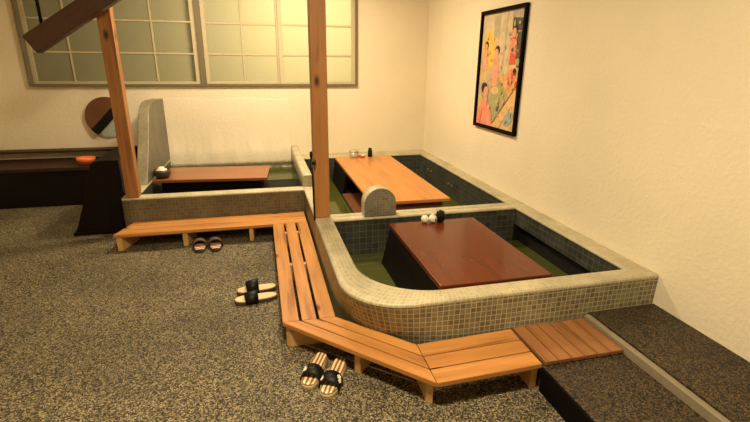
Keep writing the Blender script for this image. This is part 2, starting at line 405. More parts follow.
def rim_grid(mb, outer, inner, z, drop=.02, mi=0, r=.012):
    Lo = lens(outer); Li = lens(inner)
    L = [(a+b)/2 for a, b in zip(Lo, Li)]
    rows = []; uvs = []
    wd = math.dist(outer[0], inner[0]) or .1
    for fr, dz, v in ((0, -drop, -drop*.9), (0, -r, -r*.6), (.3*r/wd, -.3*r, 0), (r/wd, 0, r), (.25, 0, None), (.5, 0, None), (.75, 0, None), (1-r/wd, 0, None), (1-.3*r/wd, -.3*r, wd-.002), (1, -r, wd+r*.6), (1, -drop, wd+drop*.8)):
        vv = fr*wd if v is None else v
        rows.append([(a[0]+(b[0]-a[0])*fr, a[1]+(b[1]-a[1])*fr, z+dz) for a, b in zip(outer, inner)])
        uvs.append([(l, vv) for l in L])
    mb.grid(rows, uvs, mi)
def line(p, q, n=8): return [(p[0]+(q[0]-p[0])*i/n, p[1]+(q[1]-p[1])*i/n) for i in range(n+1)]

YM = (YDF+YDB)/2
top_o = arc_path(XLO, YM, YB, .33, -.001); bot_o = arc_path(XLO+.004, YM, YB+.004, .64, -.001)
top_i = arc_path(XLI, YM, YBI, .40, -.001)
ZB = .004                                                # basin bottom
bath = thing('foot_bath', 'front tiled foot bath with a rounded corner and dark mahogany table', 'foot bath', (-.9, -3.25, 0), group='tiled foot baths')
o3 = Vector((-.9, -3.25, 0))
def off(mb, o): mb.v = [(p[0]-o[0], p[1]-o[1], p[2]-o[2]) for p in mb.v]; return mb
m = MB(); wall_grid(m, top_o, bot_o, HR-.018, 0); off(m, o3).build('outer_wall', M['mosaic'], bath)
m = MB(); rim_grid(m, top_o, top_i, HR)
rim_grid(m, line((-.001, YBI-.0125), (-.001, YM)), line((XRI, YBI-.0125), (XRI, YM)), HR)
rim_grid(m, line((XLI-.01, YDF), (XRI+.01, YDF), 16), line((XLI-.01, YM), (XRI+.01, YM), 16), HR)
off(m, o3).build('rim', M['rim'], bath)
m = MB(); ins = [p for p in top_i if p[0] <= XRI+.02]; ins[-1] = (XRI, YBI); ins[0] = (XLI, YDF)
wall_grid(m, ins, ins, HR-.016, ZB)
wall_grid(m, line((XLI, YDF), (XRI, YDF)), line((XLI, YDF), (XRI, YDF)), HR-.016, ZB)
wall_grid(m, line((XRI, YBI), (XRI, YDF)), line((XRI, YBI), (XRI, YDF)), HR-.016, .215)
m.face([(XRI, YBI, .215), (XRI, YDF, .215), (XRI+.05, YDF, .215), (XRI+.05, YBI, .215)], [(0, 0), (1.2, 0), (1.2, .05), (0, .05)])
off(m, o3).build('inner_wall', M['slate'], bath)
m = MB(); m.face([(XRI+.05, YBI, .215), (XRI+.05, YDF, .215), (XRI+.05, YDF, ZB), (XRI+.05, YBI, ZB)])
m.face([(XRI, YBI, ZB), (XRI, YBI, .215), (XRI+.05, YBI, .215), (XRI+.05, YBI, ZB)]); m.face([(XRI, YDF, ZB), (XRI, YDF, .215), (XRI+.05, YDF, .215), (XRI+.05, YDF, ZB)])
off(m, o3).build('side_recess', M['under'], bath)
m = MB(); m.face([(p[0], p[1], ZB) for p in ins]+[(XRI+.05, YBI, ZB), (XRI+.05, YDF, ZB)]); off(m, o3).build('basin_floor', M['slate'], bath)
ZW = .062
m = MB(); m.face([(p[0], p[1], ZW) for p in ins]+[(XRI+.05, YBI, ZW), (XRI+.05, YDF, ZW)])
tag(m.build('bath_water', M['water']), 'olive green water around the mahogany table in front bath', 'water', kind='stuff')

# middle bath
bath2 = thing('foot_bath', 'middle tiled foot bath in the corner with an orange wooden table', 'foot bath', (-.9, -1.3, 0), group='tiled foot baths')
o4 = Vector((-.9, -1.3, 0))
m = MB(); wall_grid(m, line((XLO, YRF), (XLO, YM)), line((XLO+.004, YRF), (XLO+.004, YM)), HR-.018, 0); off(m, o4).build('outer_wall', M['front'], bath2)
m = MB(); rim_grid(m, line((XLO, -.001), (XLO, YM), 14), line((XLI, -.001), (XLI, YM), 14), HR)
rim_grid(m, line((-.001, YM), (-.001, YBK-.01), 14), line((XRI, YM), (XRI, YBK-.01), 14), HR)
rim_grid(m, line((XLI-.01, -.001), (-.001, -.001), 14), line((XLI-.01, YBK), (-.001, YBK), 14), HR)
rim_grid(m, line((XLI-.01, YM), (XRI+.01, YM), 14), line((XLI-.01, YDB), (XRI+.01, YDB), 14), HR)
off(m, o4).build('rim', M['rim'], bath2)
m = MB(); ring = [(XLI, YDB), (XRI, YDB), (XRI, YBK), (XLI, YBK), (XLI, YDB)]
for a, b in zip(ring, ring[1:]): wall_grid(m, line(a, b), line(a, b), HR-.016, ZB)
off(m, o4).build('inner_wall', M['slate'], bath2)
m = MB(); m.face([(p[0], p[1], ZB) for p in ring[:4]]); off(m, o4).build('basin_floor', M['slate'], bath2)
for yy, zz in ((-1.22, .20), (-1.32, .20), (-.68, .22), (-.56, .22)):
    m = MB(); m.box(XRI-.006, XRI+.002, yy-.012, yy+.012, zz-.012, zz+.012); off(m, o4).build('water_jet', M['stone'], bath2, .004)
m = MB(); m.face([(p[0], p[1], ZW) for p in ring[:4]])
tag(m.build('bath_water', M['water']), 'olive green water around the orange table in middle bath', 'water', kind='stuff')

# left bath
bath3 = thing('foot_bath', 'low left foot bath behind the left bench with brown table', 'foot bath', (-2.5, -.85, 0), group='tiled foot baths')
o5 = Vector((-2.5, -.85, 0))
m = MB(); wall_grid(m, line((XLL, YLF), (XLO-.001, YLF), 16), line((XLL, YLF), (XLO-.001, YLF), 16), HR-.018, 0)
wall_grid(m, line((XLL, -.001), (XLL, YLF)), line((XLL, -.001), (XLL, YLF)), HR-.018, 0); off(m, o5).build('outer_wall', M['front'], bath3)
m = MB(); rim_grid(m, line((XLL, YLF), (XLO-.001, YLF), 16), line((XLL, YLI), (XLO-.001, YLI), 16), HR)
rim_grid(m, line((XLL, -.001), (XLL, YLI-.01)), line((XLLI, -.001), (XLLI, YLI-.01)), HR)
off(m, o5).build('rim', M['rim'], bath3)
ring3 = [(XLLI, YLI), (XLO-.002, YLI), (XLO-.002, -.002), (XLLI, -.002), (XLLI, YLI)]
m = MB()
for a, b in zip(ring3, ring3[1:]):
    if a[1] == b[1] == -.002: continue
    wall_grid(m, line(a, b), line(a, b), HR-.016, ZB)
off(m, o5).build('inner_wall', M['slate'], bath3)
m = MB(); m.face([(p[0], p[1], ZB) for p in ring3[:4]]); off(m, o5).build('basin_floor', M['slate'], bath3)
m = MB(); m.box(XLLI+.0005, XLO-.0025, YLI+.0005, -.7005, ZB, .212); tag(off(m, o5).build('seat_ledge', M['under'], bath3), 'black sunken ledge inside the left bath')
m = MB(); m.face([(p[0], p[1], .20) for p in ((XLLI, -.70), (XLO-.002, -.70), (XLO-.002, -.002), (XLLI, -.002))])
tag(m.build('bath_water', M['water']), 'olive green water beside the brown table in left bath', 'water', kind='stuff')
# white rendered skirt on the back wall above the left bath
m = MB(); n = 60; rows = []; uvs = []
for j, (yy, zz) in enumerate(((-.0005, 1.06), (-.0015, 1.055), (-.003, 1.03), (-.004, .75), (-.005, .50), (-.018, .45), (-.022, .38), (-.026, .30), (-.022, .245), (-.001, .243))):
    rows.append([(-3.20+1.424*i/n, yy-(.005*math.sin(i*1.7+j*2)+.004*math.sin(i*.63))*(4 < j < 9), zz+(.010*math.sin(i*.21)+.004*math.sin(i*.9))*(j < 3)+.012*math.sin(i*.33)*(4 < j < 7)) for i in range(n+1)])
    uvs.append([(i*.02, j*.05) for i in range(n+1)])
m.grid(rows, uvs)
struct('baseboard_back', m, M['skirt'], 'uneven white rendered strip along the wall above left bath', 'skirting')

# raised tiled partition between left and middle bath
m = MB(); xa, xb, r = XLO, XLO+.095, .022
prof = [(xa, HR+.0005), (xa, ZRP-r), (xa+r*.3, ZRP-r*.3), (xa+r, ZRP), (xb-r, ZRP), (xb-r*.3, ZRP-r*.3), (xb, ZRP-r), (xb, HR+.0005)]
ys = [-.002-(-.002-YRF)*i/12 for i in range(13)]
L = [0]
for a, b in zip(prof, prof[1:]): L.append(L[-1]+math.dist(a, b))
m.grid([[(p[0], y, p[1]) for p in prof] for y in ys], [[(y, l) for l in L] for y in ys])
m.face([(p[0], YRF, p[1]) for p in prof], [(p[0], p[1]) for p in prof]); m.face([(p[0], -.002, p[1]) for p in reversed(prof)])
m.face([(xa, YRF, HR+.0005), (xb, YRF, HR+.0005), (xb, -.002, HR+.0005), (xa, -.002, HR+.0005)])
tag(m.build('tiled_partition', M['rim']), 'long low tiled partition on the rim between left and middle baths', 'partition')

# tall tiled partition at the left end, curved front edge
m = MB()
prof = [(-.002, HR+.0005), (-.002, 1.06), (-.45, 1.075), (-.60, 1.065), (-.70, 1.035), (-.78, .98), (-.84, .90), (-.93, .76), (-1.05, .60), (-1.16, .47), (-1.25, HR+.0005)]
prof = list(reversed(prof))
m.extrude_yz(prof, XLL+.012, XLL+.115, 0, 1)
tag(m.build('tiled_partition', [M['greydark'], M['rim2']], None, .008), 'tall grey tiled partition standing against the wall behind the left post', 'partition')

# rounded divider stone on the wall between front and middle bath
m = MB(); cx, hw = -1.283, .126; zs0 = HR+.0005; zc = .582-hw
pr = [(cx-hw, zs0), (cx+hw, zs0), (cx+hw, zc)]+[(cx+hw*math.cos(math.pi*i/20), zc+hw*math.sin(math.pi*i/20)) for i in range(1, 20)]+[(cx-hw, zc)]
ya, yb = -2.612, -2.50
m.face([(p[0], ya, p[1]) for p in pr], [(p[0]-.007, p[1]) for p in pr]); m.face([(p[0], yb, p[1]) for p in reversed(pr)], [(p[0], p[1]) for p in reversed(pr)])
l = 0
for a, b in zip(pr, pr[1:]+pr[:1]):
    d = math.dist(a, b); m.face([(a[0], ya, a[1]), (a[0], yb, a[1]), (b[0], yb, b[1]), (b[0], ya, b[1])], [(l, 0), (l, .11), (l+d, .11), (l+d, 0)], 1); l += d
tag(m.build('tiled_partition', [M['grey'], M['rim']], None, .007), 'small round-topped tiled partition on the wall between front and middle baths', 'partition')

# ------------------------------------------------------------------ tables
def table(name_label, cat, loc, rz, L, W, top_m, top_z, th, build_parts):
    t = thing('bath_table', name_label, cat, loc, rz, 'wooden tables standing in the baths'); build_parts(t); return t
# front, mahogany
ty0, ty1 = -3.800, -2.796; tcx, tcy = (-1.263-.596)/2, (ty0+ty1)/2; hx, hy = (1.263-.596)/2, (ty1-ty0)/2
t = thing('bath_table', 'dark mahogany table standing in the front bath', 'table', (tcx, tcy, ZB+.001), 0, 'wooden tables standing in the baths')
def top(t, hx, hy, z0, z1, mat, grain=1):
    m = MB(); m.box(-hx, hx, -hy, hy, z0, z1, 0, grain); return m.build('table_top', mat, t, .004)
bz = ZB+.001
top(t, hx, hy, HR+.005-.032-bz, HR+.005-bz, M['table_d'])
def splay_panel(t, side, hx, y0, y1, z1, dx, mat, th=.022):
    m = MB(); s = side
    A = [(s*(hx-.004), z1), (s*(hx-.004-th), z1), (s*(hx+dx-th), 0), (s*(hx+dx), 0)]
    if s > 0: A.reverse()
    P = [[(x, y, z) for x, z in A] for y in (y0, y1)]
    m.face(list(reversed(P[0])), [(0, 0)]*4); m.face(P[1], [(0, 0)]*4)
    for k in range(4):
        j = (k+1) % 4; m.face([P[0][k], P[1][k], P[1][j], P[0][j]], [(y0, 0), (y1, 0), (y1, .3), (y0, .3)])
    return m.build('side_panel', mat, t, .002)
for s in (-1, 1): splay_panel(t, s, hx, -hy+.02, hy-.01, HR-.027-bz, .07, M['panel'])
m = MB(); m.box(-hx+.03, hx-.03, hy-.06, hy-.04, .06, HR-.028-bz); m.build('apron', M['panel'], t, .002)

# middle, orange
ty0, ty1 = -2.275, -.292; tcy = (ty0+ty1)/2; hy = (ty1-ty0)/2
hx += .018; tcx += .016
t = thing('bath_table', 'orange lacquered wooden table standing in the middle bath', 'table', (tcx, tcy, bz), 0, 'wooden tables standing in the baths')
top(t, hx, hy, HR+.005-.028-bz, HR+.005-bz, M['table_l'])
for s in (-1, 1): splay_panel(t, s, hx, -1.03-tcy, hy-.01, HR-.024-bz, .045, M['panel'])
m = MB(); m.box(-hx-.04, hx+.04, -hy+.05, -1.05-tcy, .07, .10, 0, 1); m.build('foot_board', M['redwood'], t, .004)
m = MB(); m.box(-hx+.05, hx-.05, -hy+.05, -hy+.08, .102, HR-.024-bz); m.build('front_panel', M['redwood'], t, .003)

# left, brown, set slightly askew
ltz = .363; lhx, lhy = .546, .285
lb = .2125
t = thing('bath_table', 'brown wooden table lying across the left bath', 'table', (-2.619, -.868, lb), R(-5.2), 'wooden tables standing in the baths')
top(t, lhx, lhy, ltz-.03-lb, ltz-lb, M['table_b'], 0)
m = MB(); m.box(-lhx+.06, lhx-.07, -lhy+.07, -lhy+.09, 0, ltz-.03-lb); m.build('front_panel', M['panel'], t, .002)
for s in (-1, 1):
    m = MB(); m.box(s*(lhx-.085)-.012, s*(lhx-.085)+.012, -lhy+.092, lhy-.13, 0, ltz-.03-lb); m.build('side_panel', M['panel'], t, .002)

# ------------------------------------------------------------------ benches
GB = 'low wooden benches stepping around the baths'
def lerp2(a, b, t): return (a[0]+(b[0]-a[0])*t, a[1]+(b[1]-a[1])*t)
def bench(label, o0, o1, i0, i1, legs, nplank=3, gap=.012, th=.026, z1=HB, mat=None, skip_legs=False):
    """planks run from the 0 edge to the 1 edge; o = outer side, i = bath side; legs = [(t along, thickness, inset)]"""
    c = ((o0[0]+o1[0]+i0[0]+i1[0])/4, (o0[1]+o1[1]+i0[1]+i1[1])/4)
    o0, o1, i0, i1 = [(p[0]-c[0], p[1]-c[1]) for p in (o0, o1, i0, i1)]
    t = thing('bench', label, 'bench', (c[0], c[1], 0), 0, GB)
    udir = (o1[0]-o0[0], o1[1]-o0[1]); m = MB()
    wd = math.dist(o0, i0); g = gap/wd/2
    for k in range(nplank):
        a, b = k/nplank+(g if k else 0), (k+1)/nplank-(g if k < nplank-1 else 0)
        e = .0018/math.hypot(*udir)
        q = [lerp2(lerp2(o0, i0, a), lerp2(o1, i1, a), e), lerp2(lerp2(o0, i0, a), lerp2(o1, i1, a), 1-e),
             lerp2(lerp2(o0, i0, b), lerp2(o1, i1, b), 1-e), lerp2(lerp2(o0, i0, b), lerp2(o1, i1, b), e)]
        area = sum(q[i][0]*q[(i+1) % 4][1]-q[(i+1) % 4][0]*q[i][1] for i in range(4))
        if area < 0: q.reverse()
        m.prism(q, z1-th, z1, udir)
    m.build('seat', mat or M['plank'], t, .003)
    ul = Vector(udir).normalized()
    for tt, tk, ins in legs:
        a, b = lerp2(o0, o1, tt), lerp2(i0, i1, tt)
        d = (Vector(b)-Vector(a)).normalized()
        a2 = Vector(a)+d*ins; b2 = Vector(b)-d*.05; w2 = ul*tk/2
        q = [tuple(a2-w2), tuple(a2+w2), tuple(b2+w2), tuple(b2-w2)]
        area = sum(q[i][0]*q[(i+1) % 4][1]-q[(i+1) % 4][0]*q[i][1] for i in range(4))
        if area < 0: q.reverse()
        m = MB(); m.prism(q, 0, z1-th, tuple(d)); m.build('leg', M['leg'], t, .003)
    return t
O0, I0 = (-2.081, -2.012), (-1.787, -2.012)
O1, I1 = (-2.083, -3.608), (-1.797, -3.612)
O2, I2 = (-1.450, -4.258), (-1.444, -3.962)
O3, I3 = (-.918, -4.243), (-.910, -3.943)
bench('long wooden bench in front of the low left bath', (-3.335, -2.008), (-1.787, -2.008), (-3.245, -1.704), (-1.787, -1.704), [(.022, .04, .012), (.345, .04, .012), (.69, .035, .012)], gap=.006)
bench('wooden bench along the side of the front bath, planks running away', O0, O1, I0, I1, [(.10, .04, .02), (.5, .04, .02)], gap=.016)
bench('diagonal wooden bench around the rounded corner of the front bath', O1, O2, I1, I2, [(.022, .03, .012), (.52, .035, .02), (.975, .034, .03)], gap=.009)
bench('short wooden bench in front of the tiled front bath wall', O2, O3, I2, I3, [(.955, .036, .02)], gap=.007)
# plank deck lying on the pebble step
x0, x1, y0, y1 = -.903, -.466, -4.243, -3.943
t = thing('plank_deck', 'small deck of crosswise brown planks lying on the pebble step', 'deck', ((x0+x1)/2, (y0+y1)/2, .1265), 0)
m = MB(); n = 6; pw = (x1-x0)/n
for k in range(n): m.box(x0+k*pw+.0025-(x0+x1)/2, x0+(k+1)*pw-.0025-(x0+x1)/2, y0-(y0+y1)/2, y1-(y0+y1)/2, .004, .024)
m.build('planks', M['deck'], t, .002)
m = MB()
for yy in (-.10, .10): m.box(x0-(x0+x1)/2+.01, x1-(x0+x1)/2-.01, yy-.02, yy+.02, 0, .0042)
m.build('batten', M['leg'], t)

# ------------------------------------------------------------------ posts, brace, rod
m = MB(); m.box(-.0555, .0555, -.055, .055, 0, ZC-HR-.001-.001, 0, 2)
p = m.build('wooden_post', M['post'], None, .006, (-1.716, -2.497, HR+.001)); tag(p, 'square cedar post rising from the rim in the middle of the baths', 'post')
m = MB(); m.box(-.05, .05, -.05, .05, 0, ZC-HR-.002, 0, 2)
p = m.build('wooden_post', M['post'], None, .005, (-3.228, -1.640, HR+.001)); tag(p, 'square cedar post rising from the left corner of left bath', 'post')
# dark diagonal brace in front of the left post, running up to the ceiling
a, b = Vector((-4.66, -1.78, .98)), Vector((-2.66, -1.78, ZC-.002))
a, b = Vector((-3.66, -1.80, 1.515)), Vector((-2.02, -1.80, 2.584))
t = thing('roof_brace', 'dark round-edged diagonal timber crossing the top of the left post', 'timber', (a.x, a.y, a.z))
m = MB(); d = (b-a); Lb = d.length; m.box(0, Lb, -.05, .05, 0, .14, 0, 0)
br = m.build('beam', M['beam'], t, .012); br.rotation_euler = (0, -math.atan2(d.z, d.x), 0)
m = MB(); m.tube([(.05, .0, .08), (.05, .0, ZC-a.z-.002)], .012, 8); m.build('hanger', M['blackmetal'], t); m = MB(); m.tube([(Lb*.8, 0, Lb*.62), (Lb*.8, 0, ZC-a.z-.002)], .012, 8); m.build('hanger', M['blackmetal'], t)
# black rod beside the middle post
t = thing('iron_rod', 'thin black iron rod standing beside the middle post', 'rod', (-1.795+.012, -2.60, HR+.001))
m = MB(); m.tube([(0, 0, 0), (-.004, 0, .30), (-.012, 0, .48)], .0075, 10); m.build('shaft', M['blackmetal'], t)
m = MB(); m.lathe([(0, 0), (.009, 0), (.011, .02), (.009, .04), (0, .045)], -.012, 0, .475, 12); m.build('grip', M['black'], t)
m = MB(); m.box(-.014, .022, -.006, .030, .42, .45); m.build('bracket', M['blackmetal'], t, .003)

# ------------------------------------------------------------------ framed print on the right wall
PY1, PY2, PZ1, PZ2 = -1.512, -2.300, .886, 1.945
pcy, pw, ph = (PY1+PY2)/2, (PY1-PY2), PZ2-PZ1
t = thing('framed_print', 'tall black framed print of bathers on the right wall', 'picture', (-.002, pcy, PZ1))
m = MB(); f = .032; d = .03
m.box(-d, 0, -pw/2, pw/2, 0, f); m.box(-d, 0, -pw/2, pw/2, ph-f, ph); m.box(-d, 0, -pw/2, -pw/2+f, f, ph-f); m.box(-d, 0, pw/2-f, pw/2, f, ph-f)
m.build('frame', M['pframe'], t, .004)
cols = dict(base=(.60, .42, .17), yellow=(.72, .47, .10), pale=(.62, .48, .28), green=(.36, .34, .15), grey=(.45, .37, .25), dark=(.10, .09, .07), skin=(.72, .33, .20), pink=(.75, .26, .17), red=(.62, .10, .05), tan=(.70, .45, .20), orange=(.66, .36, .10), hair=(.035, .018, .01), blue=(.33, .38, .34), line=(.20, .10, .05))
pm = {k: flat('print_'+k, c, .45, spec=.2, var=.32, scale=14) for k, c in cols.items()}
keys = list(cols); m = MB(); lay = [0]
def poly(col, pts):
    lay[0] += 1; x = -.008-.00012*lay[0]
    iw, ih = pw-2*f+.004, ph-2*f+.004
    m.face([(x, iw/2-u*iw, f-.002+v*ih) for u, v in pts], None, keys.index(col))
def ell(col, cu, cv, ru, rv, a=0, n=18):
    pts = []
    for i in range(n):
        t0 = 2*math.pi*i/n; x, y = ru*math.cos(t0), rv*math.sin(t0)
        pts.append((min(1, max(0, cu+x*math.cos(a)-y*math.sin(a))), min(1, max(0, cv+x*math.sin(a)+y*math.cos(a)))))
    poly(col, pts)
poly('base', [(0, 0), (1, 0), (1, 1), (0, 1)])
poly('pale', [(0, .62), (.42, .58), (.42, 1), (0, 1)])
poly('yellow', [(.05, .58), (.36, .52), (.38, .86), (.08, .84)])
poly('grey', [(.30, .80), (.46, .78), (.46, .97), (.30, .97)])
poly('pale', [(.44, .50), (.70, .44), (.74, 1), (.46, 1)])
poly('grey', [(.56, .47), (.60, .46), (.64, 1), (.60, 1)])
poly('dark', [(.74, .84), (1, .82), (1, .93), (.74, .95)])
poly('grey', [(.72, .94), (1, .92), (1, 1), (.72, 1)])
poly('dark', [(.86, .55), (1, .52), (1, .82), (.86, .82)])
poly('tan', [(.76, .50), (.90, .46), (.90, .60), (.76, .62)])
poly('green', [(.06, .30), (.50, .46), (.86, .30), (.45, .04), (.30, .02)])
poly('orange', [(.50, .46), (.96, .50), (.98, .36), (.80, .28)])
poly('tan', [(.45, .04), (.98, .42), (.98, 0), (.40, 0)])
poly('line', [(.44, .035), (.975, .415), (.985, .40), (.46, .025)])
poly('line', [(.62, .0), (.86, .20), (.865, .19), (.635, 0)])
poly('grey', [(.0, .36), (.34, .50), (.38, .46), (.0, .26)])
# standing and seated bathers as simple shapes
def bather(u, v, k, body, face='skin', lean=0):
    poly(body, [(u-.055*k, v), (u+.06*k, v), (u+.075*k, v+.10*k), (u+.06*k+lean, v+.19*k), (u-.05*k+lean, v+.19*k), (u-.075*k, v+.10*k)])
    poly('skin', [(u-.075*k, v+.03*k), (u-.05*k, v+.02*k), (u-.04*k+lean, v+.17*k), (u-.065*k+lean, v+.18*k)])
    ell('hair', u+lean+.01*k, v+.243*k, .052*k, .036*k); ell(face, u+lean-.004*k, v+.222*k, .042*k, .034*k)
bather(.13, .50, .95, 'skin'); bather(.42, .40, 1.15, 'skin'); ell('skin', .40, .40, .10, .035); ell('tan', .45, .33, .10, .035)
bather(.80, .56, 1.15, 'red'); poly('pink', [(.74, .66), (.86, .64), (.85, .76), (.76, .77)])
ell('pink', .80, .45, .11, .07, .5); ell('hair', .88, .50, .035, .03); ell('skin', .74, .39, .06, .04); ell('red', .84, .46, .025, .05)
ell('dark', .93, .68, .05, .08); ell('green', .93, .58, .05, .03)
poly('pink', [(.01, .0), (.44, .0), (.42, .10), (.33, .20), (.26, .25), (.16, .25), (.06, .16), (.01, .10)]); ell('hair', .17, .345, .085, .05); ell('skin', .22, .31, .065, .05); ell('skin', .24, .245, .04, .03)
poly('red', [(.10, .0), (.13, .0), (.17, .16), (.15, .17)]); poly('skin', [(.33, .0), (.38, .0), (.33, .17), (.30, .18)])
ell('dark', .55, .17, .03, .02); ell('dark', .575, .195, .012, .025)
ell('blue', .84, .10, .12, .055, .4); ell('dark', .90, .13, .015, .025); ell('dark', .80, .07, .03, .012, .5)
rnd = random.Random(3)
zones = [('yellow', 'tan', .08, .36, .55, .84), ('pale', 'grey', .46, .72, .48, .96), ('dark', 'tan', .76, .98, .52, .95), ('green', 'tan', .25, .70, .10, .42), ('tan', 'orange', .55, .96, .02, .30), ('orange', 'red', .74, .96, .36, .50), ('pink', 'skin', .04, .36, .02, .22)]
for k in range(70):
    ca, cb, u0, u1, v0, v1 = zones[k % 7]; ell(ca if rnd.random() < .45 else cb, rnd.uniform(u0, u1), rnd.uniform(v0, v1), rnd.uniform(.006, .028), rnd.uniform(.004, .018), rnd.uniform(0, 3), 8)
m.build('print', [pm[k] for k in keys], t)

# ------------------------------------------------------------------ things on the tables
TZ = HR+.006
def ball(name, label, x, y, r, knob):
    t = thing(name, label, 'shaker', (x, y, TZ), 0, 'round white shakers')
    m = MB(); m.lathe([(r*math.sin(math.pi*(.12+.88*i/18)) if i < 18 else 0, r*.93-r*math.cos(math.pi*(.12+.88*i/18))) for i in range(19)], 0, 0, 0, 28)
    m.face([(r*math.sin(math.pi*.12)*math.cos(2*math.pi*k/28), r*math.sin(math.pi*.12)*math.sin(2*math.pi*k/28), r*.93-r*math.cos(math.pi*.12)) for k in range(28)])
    m.build('body', M['white'], t)
    if knob:
        m = MB(); m.lathe([(.012, 0), (.010, .008), (0, .011)], 0, 0, r*1.90, 14); m.build('knob', M['white'], t)
        m = MB(); m.lathe([(.009, -.002), (.008, .002), (0, .003)], 0, 0, 0, 14)
        hole = m.build('spout_hole', M['bowl'], t); hole.location = (r*.38, -r*.90, r*.95); hole.rotation_euler = (R(84), 0, R(20))
ball('shaker', 'plain white ball shaker, left of the pair on the mahogany table', -1.002, -2.832, .029, False)
ball('shaker', 'white ball shaker with dark hole beside the black jar', -.944, -2.842, .031, True)
t = thing('jar', 'black ridged jar beside the white shakers on the mahogany table', 'jar', (-.884, -2.838, TZ))
t.scale = (.80, .80, .92)
m = MB()
prof = [(0, 0), (.026, 0), (.034, .02), (.036, .05), (.032, .075), (.026, .084), (0, .084)]
for k in range(24): pass
m.lathe(prof, 0, 0, 0, 24); m.build('body', M['black'], t)
m = MB()
for k in range(14):
    a = 2*math.pi*k/14; m.tube([(.031*math.cos(a), .031*math.sin(a), .008), (.039*math.cos(a), .039*math.sin(a), .045), (.030*math.cos(a), .030*math.sin(a), .086)], .0045, 6)
m.build('ridges', M['black'], t)
m = MB(); m.lathe([(.02, .082), (.018, .092), (.008, .096), (0, .104)], 0, 0, 0, 16); m.build('lid', M['black'], t)

t = thing('tin', 'pale round tin at the back of the orange table', 'tin', (-1.035, -.365, TZ))
m = MB(); m.lathe([(0, 0), (.055, 0), (.057, .01), (.057, .072), (0, .072)], 0, 0, 0, 28); m.build('body', M['cup'], t)
m = MB(); m.lathe([(.060, .070), (.060, .084), (.052, .09), (0, .09)], 0, 0, 0, 28); m.build('lid', M['cup'], t)
t = thing('bottle', 'small black bottle at the back of the orange table', 'bottle', (-.83, -.365, TZ))
m = MB(); m.lathe([(0, 0), (.026, 0), (.028, .01), (.028, .075), (.02, .086), (0, .086)], 0, 0, 0, 20); m.build('body', M['black'], t)
m = MB(); m.lathe([(.021, .084), (.021, .108), (0, .11)], 0, 0, 0, 16); m.build('cap', M['black'], t)
t = thing('dish', 'tiny pink and orange dish between the tin and bottle', 'dish', (-.93, -.36, TZ))
m = MB(); m.lathe([(0, 0), (.026, 0), (.044, .016), (.041, .018), (.024, .006), (0, .006)], 0, 0, 0, 24); m.build('plate', M['orange'], t)
m = MB(); m.lathe([(.02*math.sin(math.pi*i/10), .016-.012*math.cos(math.pi*i/10)) for i in range(11)], .012, 0, .004, 14); m.build('napkin', M['white'], t)

t = thing('bowl', 'brown bowl holding white paper on the left table', 'bowl', (-3.112, -1.00, ltz+.001))
m = MB(); m.lathe([(0, 0), (.055, 0), (.078, .03), (.082, .06), (.074, .085), (.068, .083), (.072, .06), (.066, .034), (0, .012)], 0, 0, 0, 32); m.build('bowl_body', M['bowl'], t)
tp = thing('paper', 'crumpled white paper sticking out of the brown bowl', 'paper', (-3.112, -1.00, ltz+.04))
m = MB(); nn = 16
rows = []
for j in range(7):
    rr = .066*j/6
    rows.append([(rr*math.cos(2*math.pi*i/nn), rr*math.sin(2*math.pi*i/nn), .065-.06*(j/6)**2+.014*math.sin(i*2.4+j*1.3)*(j > 0)*(j < 6)) for i in range(nn+1)])
    rows[-1][-1] = rows[-1][0]
m.grid(rows, [[(i, j) for i in range(nn+1)] for j in range(7)]); m.build('sheet', M['white'], tp)

